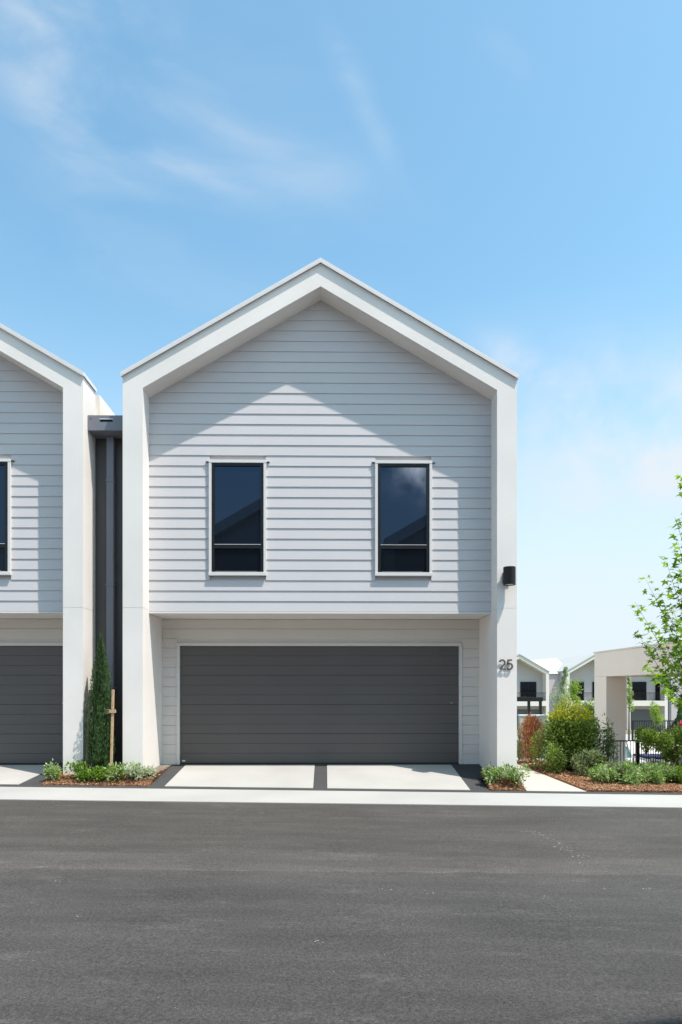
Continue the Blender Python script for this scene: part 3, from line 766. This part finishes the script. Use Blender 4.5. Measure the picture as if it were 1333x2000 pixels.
# hedge strip of low plants in front of the fence
GR = 'low hedge plants in a row in front of the fence'
labs = ['low hedge plant at the left end of the row, nearest the big shrub', 'low hedge plant second from the big shrub', 'low hedge plant below the left part of the black fence',
        'low hedge plant below the black fence post', 'low hedge plant just right of the black fence post', 'low hedge plant left of the dark thin trunk', 'low hedge plant at the right edge of the photo', 'low pale hedge plant near the mulch below the fence post']
for k, px in enumerate((1178, 1203, 1227, 1251, 1275, 1300, 1328)):
    b = at(px, 1522, 12.62+.14*(k % 2)); m_ = (M['jasmine'], M['shrub_grey'], M['jasmine'], M['jasmine_green'], M['jasmine'], M['jasmine'], M['jasmine_green'])[k]
    shrub('hedge_plant', labs[k], 'plant', GR, gz(b), .275, .34, .32+.03*(k % 3), 2000, .052, .030, m_, lobes=8, seed=50+k, up=.6, stems=3)
b = at(1236, 1528, 12.3); shrub('hedge_plant', labs[7], 'plant', GR, gz(b), .26, .16, .24, 600, .05, .028, M['jasmine'], lobes=7, seed=60, stems=3)
# dark bush on a thin trunk at the right edge, with a pink flower
b = at(1322, 1518, 13.0); bz = gz(b)
root = empty('standard_bush', bz, 'dark leafy bush on a thin trunk at the right edge of the photo', 'bush', RB)
random.seed(70); m = MB()
crown = [(at(px, py, 13.0+random.uniform(-.2, .2)), r_) for px, py, r_ in ((1322, 1452, .24), (1296, 1448, .19), (1340, 1430, .22), (1268, 1440, .15), (1310, 1474, .16), (1345, 1470, .26))]
for _ in range(5200):
    c_, r_ = random.choice(crown); d = rnd_dir(); p = c_+d*r_*random.random()**.5
    m.leaf(p, (d+rnd_dir()*.8+Vector((0, 0, .2))).normalized(), Vector((0, 0, 1))+rnd_dir(), random.uniform(.04, .07), .028)
put(m, 'crown', M['shrub'], root)
put(MB().tube([bz-Vector((0, 0, .05)), bz+Vector((.01, 0, .35)), at(1322, 1470, 13.0), at(1322, 1445, 13)], [.028, .024, .018, .008], 7), 'trunk', M['bark'], root)
for a_ in crown[1:]: put(MB().tube([at(1322, 1472, 13.0), (at(1322, 1462, 13)+a_[0])/2, a_[0]], [.014, .01, .004], 5), 'branch', M['bark'], root)
fl = MB(); fc = at(1331, 1413, 12.8)
for _ in range(60):
    d = rnd_dir(); fl.leaf(fc+d*.012, d, rnd_dir(), .05, .034)
put(fl, 'flower', M['petal'], root)
# rounded bright bushes behind the fence
for k, (px, py, Y, rx, h, lab) in enumerate([(1262, 1452, 17.6, .36, .62, 'rounded bright green bush just right of the fence post, left one'), (1296, 1452, 17.4, .42, .66, 'rounded bright green bush further right behind the fence'), (1325, 1452, 17.2, .36, .6, 'rounded green bush behind the dark bush at the right edge')]):
    b = at(px, py, Y); b.z = b.z-.25
    shrub('round_bush', lab, 'bush', 'rounded bushes behind the fence', b, rx, .3, h, 2400, .055, .028, (M['jasmine_green'], M['shrub'], M['shrub'])[k], lobes=9, seed=80+k)

# plane tree with broad lobed leaves at the right edge
def leaf_mesh(seed, s=1.0):
    random.seed(seed); tips = []
    for a, r_ in ((-130, .45), (-100, .28), (-62, .78), (-38, .42), (-8, 1.0), (18, .42), (50, .82), (88, .28), (122, .48)):
        tips.append((a+8, r_*random.uniform(.88, 1.1)))
    vs = [(0, 0, 0)]+[(s*r_*math.sin(R(a)), s*(r_*math.cos(R(a))), s*(.10*abs(math.sin(R(a)))*r_-.10*r_*r_)) for a, r_ in tips]
    fs = [(0, k+1, k+2) for k in range(len(tips)-1)]
    me = bpy.data.meshes.new('leaf'); me.from_pydata(vs, [], fs); me.materials.append(M['tree_leaf']); me.update(); return me
LEAVES = [leaf_mesh(k, .130) for k in range(4)]
tb = at(1372, 1500, 13.4); tb.z = land_z(tb.x, tb.y)
tree = empty('plane_tree', tb, 'young tree with broad lobed bright green leaves at the right edge of the photo', 'tree')
random.seed(91)
TY = 13.4
top = at(1352, 905, TY)
tr = [tb-Vector((0, 0, .1)), Vector((tb.x+.02, TY, .8)), at(1370, 1300, TY), at(1364, 1130, TY), top]
put(MB().tube(tr, [.055, .048, .038, .024, .006], 8), 'trunk', M['bark'], tree)
def trunk_at(t):
    t = t*(len(tr)-2)+1; i = min(int(t), len(tr)-2); return Vector(tr[i]).lerp(Vector(tr[i+1]), t-i)
tips, mass = [], MB()
def limb(a, e, r0, nleaf, leafy=.25):
    a, e = Vector(a), Vector(e); ln = (e-a).length
    mid = a.lerp(e, .5)+Vector((0, 0, -.05*ln)) + rnd_dir()*.03
    put(MB().tube([a, a.lerp(mid, .55), mid, mid.lerp(e, .55)+Vector((0, 0, .01)), e], [r0, r0*.8, r0*.6, r0*.45, r0*.2], 6), 'branch', M['bark'], tree)
    for k in range(nleaf):
        t = leafy+(1-leafy)*(k+random.random())/nleaf
        p = (a.lerp(mid, t*2) if t < .5 else mid.lerp(e, t*2-1))
        tips.append((p, rnd_dir()))
# limbs whose tips show in the frame, read off the photograph
vis = [((1240, 1175), .30, 13), ((1262, 1132), .42, 11), ((1242, 1232), .12, 13), ((1262, 1298), .04, 13), ((1285, 1318), -.02, 10), ((1300, 1092), .55, 11), ((1318, 1008), .80, 10), ((1330, 930), .92, 7),
       ((1290, 1160), .35, 12), ((1300, 1210), .22, 13), ((1275, 1262), .12, 13), ((1320, 1120), .5, 11), ((1318, 1265), .15, 12), ((1310, 1175), .33, 12), ((1325, 1060), .66, 9), ((1295, 1245), .12, 12), ((1330, 1215), .24, 10)]
for (px, py), t, nl in vis:
    e = at(px, py, TY+random.uniform(-.55, .55))
    limb(trunk_at(max(.02, t-.16)), e, .0085, nl+2, .30)
nvis = len(tips)
for k in range(26):      # the rest of the crown, beyond the edge of the frame
    t = random.uniform(.15, .95); a = random.uniform(-1.3, 1.3); rr = 1.15*(1.05-t)*random.uniform(.7, 1.1)+.1
    s_ = trunk_at(t); limb(s_, s_+Vector((rr*math.cos(a), rr*math.sin(a), rr*.55)), .010, 12, .2)
cnt = 0
for i, (p, d) in enumerate(tips):
    for q in range(4 if i < nvis else 2):
        d = rnd_dir(); dd = (Vector((d.x, d.y, random.uniform(-.6, .35)))).normalized()
        nn = (Vector((0, 0, 1))+rnd_dir()*.75).normalized(); xa_ = dd.cross(nn).normalized(); nn = xa_.cross(dd)
        stalk = random.uniform(.02, .11); pos = p+dd*stalk+rnd_dir()*random.uniform(0, .07)
        sc_ = random.uniform(.62, 1.22)
        if i < nvis and cnt < 298:
            lf = bpy.data.objects.new('leaf', random.choice(LEAVES)); col.objects.link(lf); lf.parent = tree
            mt = Matrix((xa_, dd, nn)).transposed().to_4x4(); mt.translation = pos-ORG[tree]
            lf.matrix_local = mt @ Matrix.Scale(sc_, 4); cnt += 1
        else:
            me = random.choice(LEAVES); vs = [pos+(xa_*v.co.x+dd*v.co.y+nn*v.co.z)*sc_ for v in me.vertices]
            mass.add(vs, [tuple(pl.vertices) for pl in me.polygons])
o = put(mass, 'leaf_mass', M['tree_leaf_mass'], tree); o['kind'] = 'stuff'

# ------------------------------------------------------------------ pool fence
def fence(label, pts, ztop, h, group, sp=.1, rail=.035, barw=.016, first_post=True):
    root = empty('pool_fence', (pts[0][0], pts[0][1], ztop-h), label, 'fence', group)
    for (a, b_) in zip(pts[:-1], pts[1:]):
        A, B = Vector((*a, 0)), Vector((*b_, 0)); n = max(1, round((B-A).length/sp))
        put(MB().bar(A+Vector((0, 0, ztop)), B+Vector((0, 0, ztop)), rail, rail), 'rail', M['black'], root)
        put(MB().bar(A+Vector((0, 0, ztop-h+.08)), B+Vector((0, 0, ztop-h+.08)), rail, rail), 'rail', M['black'], root)
        for k in range(1, n):
            p = A.lerp(B, k/n); put(MB().box(p.x-barw/2, p.x+barw/2, p.y-barw/2, p.y+barw/2, ztop-h+.09, ztop-.01), 'picket', M['black'], root)
    for k, p in enumerate(pts[1:-1] if not first_post else pts):
        put(MB().box(p[0]-.04, p[0]+.04, p[1]-.04, p[1]+.04, ztop-h-.02, ztop+.02), 'post', M['black'], root)
    return root
pA, pB = at(1120, 1447, 19.0), at(1245, 1447, 19.0)
fence('black picket pool fence nearest the hedge, with a thick post', [(pA.x, 19.0), (pB.x, 19.0), (pB.x+.45, 16.4)], pB.z, 1.2, 'black pool fences')
pC = at(1010, 1480, 19.6)
fence('short black pool fence behind the rusty shrub', [(5.2, 19.6), (pA.x-.25, 19.6)], 1.6-105*19.6/F_PX, 1.2, 'black pool fences')
pD, pE = at(1236, 1408, 33), at(1345, 1408, 33)
fence('farther black pool fence standing behind the rounded bushes', [(pD.x, 33), (pE.x, 33)], pD.z, 1.25, 'black pool fences', .12, .05, .03)
pF = at(1228, 1408, 33)

# pool, its curved rim and loungers
mb = MB(); n = 40
ell = [(9.6+4.6*math.cos(2*math.pi*k/n), 27.5+3.6*math.sin(2*math.pi*k/n)) for k in range(n)]
mb.add([(x, y, -1.10) for x, y in ell], [tuple(range(n))]); mb.build('pool_water', M['water'], None, origin=(0, 0, 0))['kind'] = 'structure'
mb = MB(); k0 = len(mb.v)
mb.add([(9.6+(4.6+r_)*math.cos(2*math.pi*k/n), 27.5+(3.6+r_)*math.sin(2*math.pi*k/n), z) for (r_, z) in ((.0, -1.2), (.0, -1.02), (.35, -1.02), (.35, -1.2)) for k in range(n)],
       [(j*n+k, j*n+(k+1) % n, (j+1)*n+(k+1) % n, (j+1)*n+k) for j in range(3) for k in range(n)])
tag(mb.build('pool_coping', M['far_white'], None, origin=(0, 0, 0)), 'pale oval stone coping round the turquoise pool', 'coping')
# curved low planter wall at right behind the fence
mb = MB(); pts = [at(1272+9*k, 0, 18.6-.28*k+.02*k*k) for k in range(10)]
top_z = 1.6-(1486-1345)*18.6/F_PX
vs = []
for p in pts: vs += [(p.x, p.y, -1.2), (p.x, p.y, top_z), (p.x+.1, p.y+.25, top_z), (p.x+.1, p.y+.25, -1.2)]
mb.add(vs, [(4*k+j, 4*(k+1)+j, 4*(k+1)+j+1, 4*k+j+1) for k in range(9) for j in range(3)])
cw = empty('planter_wall', pts[0], 'low curved grey planter wall with white top behind the fence at right', 'wall')
put(mb, 'wall_face', M['far_wall'], cw)
mb = MB(); vs = []
for p in pts: vs += [(p.x-.03, p.y-.04, top_z+.002), (p.x-.03, p.y-.04, top_z+.045), (p.x+.12, p.y+.28, top_z+.045), (p.x+.12, p.y+.28, top_z+.002)]
mb.add(vs, [(4*k+j, 4*(k+1)+j, 4*(k+1)+j+1, 4*k+j+1) for k in range(9) for j in range(3)]); put(mb, 'coping', M['far_white'], cw)
def lounger(px, lab):
    p = at(px, 1480, 22.5); x, y, z = p.x, 22.5, -1.12
    root = empty('lounger', (x, y, z), lab, 'lounger', 'white loungers beside the pool')
    put(MB().box(x-.32, x+.32, y-.9, y+.4, z+.26, z+.33), 'seat', M['far_white'], root)
    put(MB().bar((x, y+.4, z+.32), (x, y+.85, z+.82), .62, .07), 'backrest', M['far_white'], root)
    put(MB().box(x-.28, x+.28, y-.85, y+.38, z+.332, z+.40), 'cushion', M['navy'], root)
    for i in (-1, 1):
        for j in (-.85, .35): put(MB().box(x+i*.28-.03, x+i*.28+.03, y+j-.03, y+j+.03, z, z+.26), 'leg', M['far_white'], root)
lounger(1262, 'white lounger with navy cushion beside the pool, left of two'); lounger(1296, 'white lounger with navy cushion beside the pool, right of two')

# ------------------------------------------------------------------ cream pavilion
pv = empty('pavilion', (9.1, 20.5, -1.14), 'cream rendered pavilion with square columns at right, behind the fence', 'pavilion')
X0 = 8.82
def column_(x0, x1, y0, y1): put(MB().box(x0, x1, y0, y1, -1.2, 1.98), 'column', M['cream'], pv, bevel=.01)
column_(X0, X0+.62, 20.15, 21.05); column_(X0, X0+.62, 13.9, 14.7); 
column_(X0+4.2, X0+4.8, 20.15, 21.05); column_(X0+4.2, X0+4.8, 13.9, 14.7)
put(MB().box(X0, X0+.62, 13.9, 21.05, 1.98, 2.76), 'beam', M['cream'], pv, bevel=.01)
put(MB().box(X0+4.2, X0+4.8, 13.9, 21.05, 1.98, 2.76), 'beam', M['cream'], pv, bevel=.01)
put(MB().box(X0+.62, X0+4.2, 20.5, 21.05, 1.98, 2.76), 'beam', M['cream'], pv)
put(MB().box(X0+.62, X0+4.2, 13.9, 14.4, 1.98, 2.76), 'beam', M['cream'], pv)
put(MB().box(X0+.62, X0+4.2, 14.4, 20.5, 2.2, 2.5), 'roof', M['cream'], pv)
put(MB().box(X0-.03, X0+4.83, 13.87, 21.08, 2.76, 2.80), 'cap_flashing', M['cap'], pv)

# ------------------------------------------------------------------ far houses
FY, FZ = 81.0, -3.64
def far_house(apx, half, label, wins, rail=True, door=True):
    a = at(apx, 1278, FY); xc = a.x; T = .38; s = SL
    root = empty('far_house', (xc, FY, FZ), label, 'house', 'gabled houses of the far row')
    zap = FZ+9.5
    def zo_(x): return zap-s*abs(x-xc)
    for sg in (-1, 1):
        xo, xi = xc+sg*half, xc+sg*(half-T)
        lo = [(xo, FZ), (xi, FZ), (xi, zo_(xi)-.43), (xo, zo_(xo))]
        bm = [(xi, zo_(xi)-.43), (xc, zap-.43), (xc, zap), (xo, zo_(xo))]
        for nm, poly in (('pier', lo), ('raked_beam', bm)):
            if sg > 0: poly = poly[::-1]
            put(MB().prism(poly, FY, FY+1.5), nm, M['far_white'], root)
        poly = [(xc+sg*(half+.06), zo_(xo)-.02), (xc, zap+.01), (xc, zap+.13), (xc+sg*(half+.06), zo_(xo)+.10)]
        if sg < 0: poly = poly[::-1]
        put(MB().prism(poly, FY-.08, FY+10), 'roof', M['far_roof'], root)
    hi = half-T-.01
    put(MB().prism([(xc-hi, FZ+3.1), (xc+hi, FZ+3.1), (xc+hi, zo_(xc+hi)-.44), (xc, zap-.44), (xc-hi, zo_(xc+hi)-.44)], FY+1.3, FY+1.5), 'wall', M['far_grey'], root)
    put(MB().box(xc-half+.02, xc+half-.02, FY+1.51, FY+9.9, FZ, zo_(xc+half)-.05), 'rear_wall', M['far_grey'], root)
    put(MB().box(xc-hi, xc+hi, FY-.04, FY+1.3, FZ+3.05, FZ+3.7), 'balcony_slab', M['far_white'], root)
    put(MB().box(xc-hi, xc+hi, FY+.9, FY+1.2, FZ, FZ+3.05), 'ground_floor_wall', M['far_grey'], root)
    if door:
        d = put(MB().box(xc-hi+.25, xc+hi-.25, FY+.80, FY+.9, FZ, FZ+2.6), 'garage_door', M['far_door'], root)
    for (p0_, p1_) in wins:
        x0_, x1_ = at(p0_, 0, FY+1.2).x, at(p1_, 0, FY+1.2).x
        w = put(MB().box(x0_, x1_, FY+1.18, FY+1.3, FZ+3.7, FZ+6.12), 'window', M['black'], root)
        mx_ = (x0_+x1_)/2
        put(MB().box(x0_+.07, mx_-.03, FY+1.15, FY+1.18, FZ+3.78, FZ+6.04), 'pane', M['far_glass'], root, w)
        put(MB().box(mx_+.03, x1_-.07, FY+1.15, FY+1.18, FZ+3.78, FZ+6.04), 'pane', M['far_glass'], root, w)
    if rail:
        m = MB().box(xc-hi, xc+hi, FY+.02, FY+.07, FZ+4.68, FZ+4.74)
        n = int(2*hi/.16)
        for k in range(n): m.box(xc-hi+.16*k, xc-hi+.16*k+.035, FY+.03, FY+.06, FZ+3.72, FZ+4.68)
        put(m, 'railing', M['black'], root)['kind'] = 'stuff'
    return root
far_house(1015, 3.75, 'far white gabled house seen just right of the right pier', [(1017, 1048)])
far_house(1163, 3.62, 'far white gabled house between the pale tree and the pavilion column', [(1117, 1141), (1158, 1185)])
far_house(1265.5, 2.56, 'far white house framed by the opening of the cream pavilion', [(1236, 1263), (1281, 1296)])
def wing(px0, px1, pyt, label, back=2.5, roofpy=None):
    x0_, x1_ = at(px0, 0, FY+back).x, at(px1, 0, FY+back).x; z = at(px0, pyt, FY+back).z
    root = empty('link_building', ((x0_+x1_)/2, FY+back, FZ), label, 'building', 'grey linking walls of the far row')
    put(MB().box(x0_, x1_, FY+back, FY+back+8, FZ, z), 'wall', M['far_grey'], root)
    if roofpy:
        zr = at(px0, roofpy, FY+back+7).z
        mb = MB().add([(x0_-.6, FY+back-.2, z), (x1_+.8, FY+back-.2, z), (x1_+.8, FY+back+7, zr+.35), (x0_-.6, FY+back+7, zr),
                       (x0_-.6, FY+back+12, z), (x1_+.8, FY+back+12, z)], [(0, 1, 2, 3), (3, 2, 5, 4), (0, 3, 4), (1, 5, 2)])
        put(mb, 'roof', M['far_roof'], root)
    return root
w1 = wing(1071, 1112, 1316, 'grey linking wall under a pale roof between the two far gabled houses', roofpy=1290)
w2 = wing(1305, 1420, 1324, 'grey linking wall right of the house framed by the pavilion', .6)
pxp = at(1309, 0, FY+.4).x
put(MB().box(pxp-.14, pxp+.14, FY+.35, FY+.6, FZ, FZ+8.4), 'downpipe', M['pipe'], w2)

# black steel pergola and pale garden wall in front of the far houses
PY = 46.0; pz = land_z(14, PY)
a, b, c_ = at(985, 1362, PY), at(1061, 1370, PY), at(1034, 0, PY)
pg = empty('pergola', (b.x, PY, pz), 'black steel pergola in front of the far house by the right pier', 'pergola')
put(MB().box(a.x, b.x, PY, PY+.2, b.z, a.z), 'beam', M['black'], pg); put(MB().box(a.x, b.x, PY+3, PY+3.2, b.z, a.z), 'beam', M['black'], pg)
for k in range(5): put(MB().box(a.x+(b.x-a.x-.12)*k/4, a.x+(b.x-a.x-.12)*k/4+.12, PY+.2, PY+3, b.z+.03, a.z-.02), 'rafter', M['black'], pg)
for x in (c_.x, b.x-.16): put(MB().box(x-.08, x+.09, PY+.01, PY+.18, pz-.1, b.z), 'post', M['black'], pg)
WY = 31.0; a, b = at(1016, 1396, WY), at(1068, 1396, WY)
lw = empty('low_wall', (a.x, WY, land_z(a.x, WY)), 'pale low garden wall behind the rusty shrub', 'wall')
put(MB().box(a.x, b.x, WY, WY+.25, -1.3, a.z-.06), 'wall_face', M['far_wall'], lw); put(MB().box(a.x-.03, b.x+.03, WY-.03, WY+.28, a.z-.06, a.z), 'coping', M['far_white'], lw)

# mid-distance young trees
def young_tree(px, py_top, py_bot, Y, wpx, label, m_, n, L, seed, col_like=True):
    b = at(px, py_bot, Y); zt_ = at(px, py_top, Y).z; g = land_z(b.x, Y); rx = wpx/2*Y/F_PX
    random.seed(seed); root = empty('young_tree', (b.x, Y, g), label, 'tree', 'young trees in the gardens beyond the fence')
    m = MB(); h = zt_-b.z
    cl = [(Vector((b.x+random.uniform(-.6, .6)*rx*(1-.7*t if col_like else 1), Y+random.uniform(-.5, .5)*rx, b.z+h*t)), rx*random.uniform(.45, .75)*(1-.65*t if col_like else 1)) for t in [k/13 for k in range(14)]]
    for _ in range(n):
        c0, r_ = random.choice(cl); d = rnd_dir(); p = c0+d*r_*random.random()**.5
        m.leaf(p, (d+rnd_dir()).normalized(), Vector((0, -.4, 1))+rnd_dir(), L*random.uniform(.6, 1.2), L*.55)
    put(m, 'crown', m_, root)
    put(MB().tube([(b.x, Y, g-.1), (b.x, Y, (g+b.z)/2), (b.x, Y, b.z+h*.8)], [.05, .04, .012], 6), 'trunk', M['bark'], root)
    for k in range(0, 14, 3): put(MB().tube([(b.x, Y, cl[k][0].z-.2), cl[k][0]], [.015, .006], 5), 'branch', M['bark'], root)
    return root
young_tree(1102, 1306, 1386, 30, 30, 'tall thin silvery pale tree above the big shrub', M['pale_leaf'], 2600, .07, 101)
young_tree(1090, 1350, 1392, 30.5, 36, 'lower silvery pale tree left of the tall thin one', M['pale_leaf'], 1200, .07, 102, False)
young_tree(1121, 1334, 1376, 31, 32, 'small bright green tree right of the silvery tree', M['lime_leaf'], 1500, .08, 103, False)
young_tree(1153, 1374, 1402, 25, 36, 'small reddish green tree left of the pavilion column', M['shrub'], 900, .09, 104, False)
young_tree(1229, 1318, 1384, 30, 16, 'thin lime green tree in front of the pavilion view, beside its column', M['lime_leaf'], 900, .08, 105)
young_tree(1282, 1378, 1412, 30, 30, 'small light green tree seen in the middle of the pavilion opening', M['lime_leaf'], 1000, .08, 106, False)
b = at(1328, 1425, 34); 
def pprof(t): return .5*(1-t)**.5*.8+.06
upright('far_cypress', 'dark narrow cypress in the distance at the right edge', 'tree', (b.x, 34, land_z(b.x, 34)), at(0, 1366, 34).z-land_z(b.x, 34), pprof, 5000, .14, .04, M['cypress'], 107, .2, 14)

# ------------------------------------------------------------------ houses across the road, behind the camera: seen mirrored in the windows
def opposite(xc, yf, label, dz=.15):
    root = empty('opposite_house', (xc, yf, -.1), label, 'house', 'houses across the road behind the viewer')
    def zo_(x): return ZAO+dz-SL*abs(x-xc)
    y1 = yf-1.4
    for sg in (-1, 1):
        xo, xi = xc+sg*HO, xc+sg*HI
        for nm, poly in (('pier', [(xo, -.25), (xi, -.25), (xi, zo_(xi)-.43), (xo, zo_(xo))]), ('raked_beam', [(xi, zo_(xi)-.43), (xc, ZAO+dz-.43), (xc, ZAO+dz), (xo, zo_(xo))])):
            if sg > 0: poly = poly[::-1]
            put(MB().prism(poly, yf-.6, yf), nm, M['render'], root)
    roof_ = [(xc-HO+.05, zo_(xc-HO+.05)-.1), (xc+HO-.05, zo_(xc+HO-.05)-.1), (xc, ZAO+dz-.06)]
    put(MB().prism([(xc-HO+.1, -.3), (xc+HO-.1, -.3)]+[roof_[1], roof_[2], roof_[0]], yf-12, y1), 'body', M['siding'], root)
    put(MB().prism([(xc-HI, 3.2), (xc+HI, 3.2), (xc+HI, zo_(xc+HI)-.44), (xc, ZAO+dz-.44), (xc-HI, zo_(xc-HI)-.44)], y1+.002, yf-.45), 'wall', M['siding'], root)
    put(MB().box(xc-2.9, xc+2.9, y1+.002, y1+.06, 0, 2.5), 'garage_door', M['door'], root)
    for sx_ in (-1.6, 1.6):
        w = put(MB().box(xc+sx_-.5, xc+sx_+.5, yf-.448, yf-.40, 3.9, 6.1), 'window', M['black'], root)
        put(MB().box(xc+sx_-.44, xc+sx_+.44, yf-.399, yf-.395, 3.96, 6.04), 'pane', M['far_glass'], root, w)
opposite(5.85, 1.03, 'white gabled house across the road, mirrored in the right upstairs window', -.25)
opposite(-2.44, -1.3, 'white gabled house across the road, mirrored in the left upstairs window', -.10)
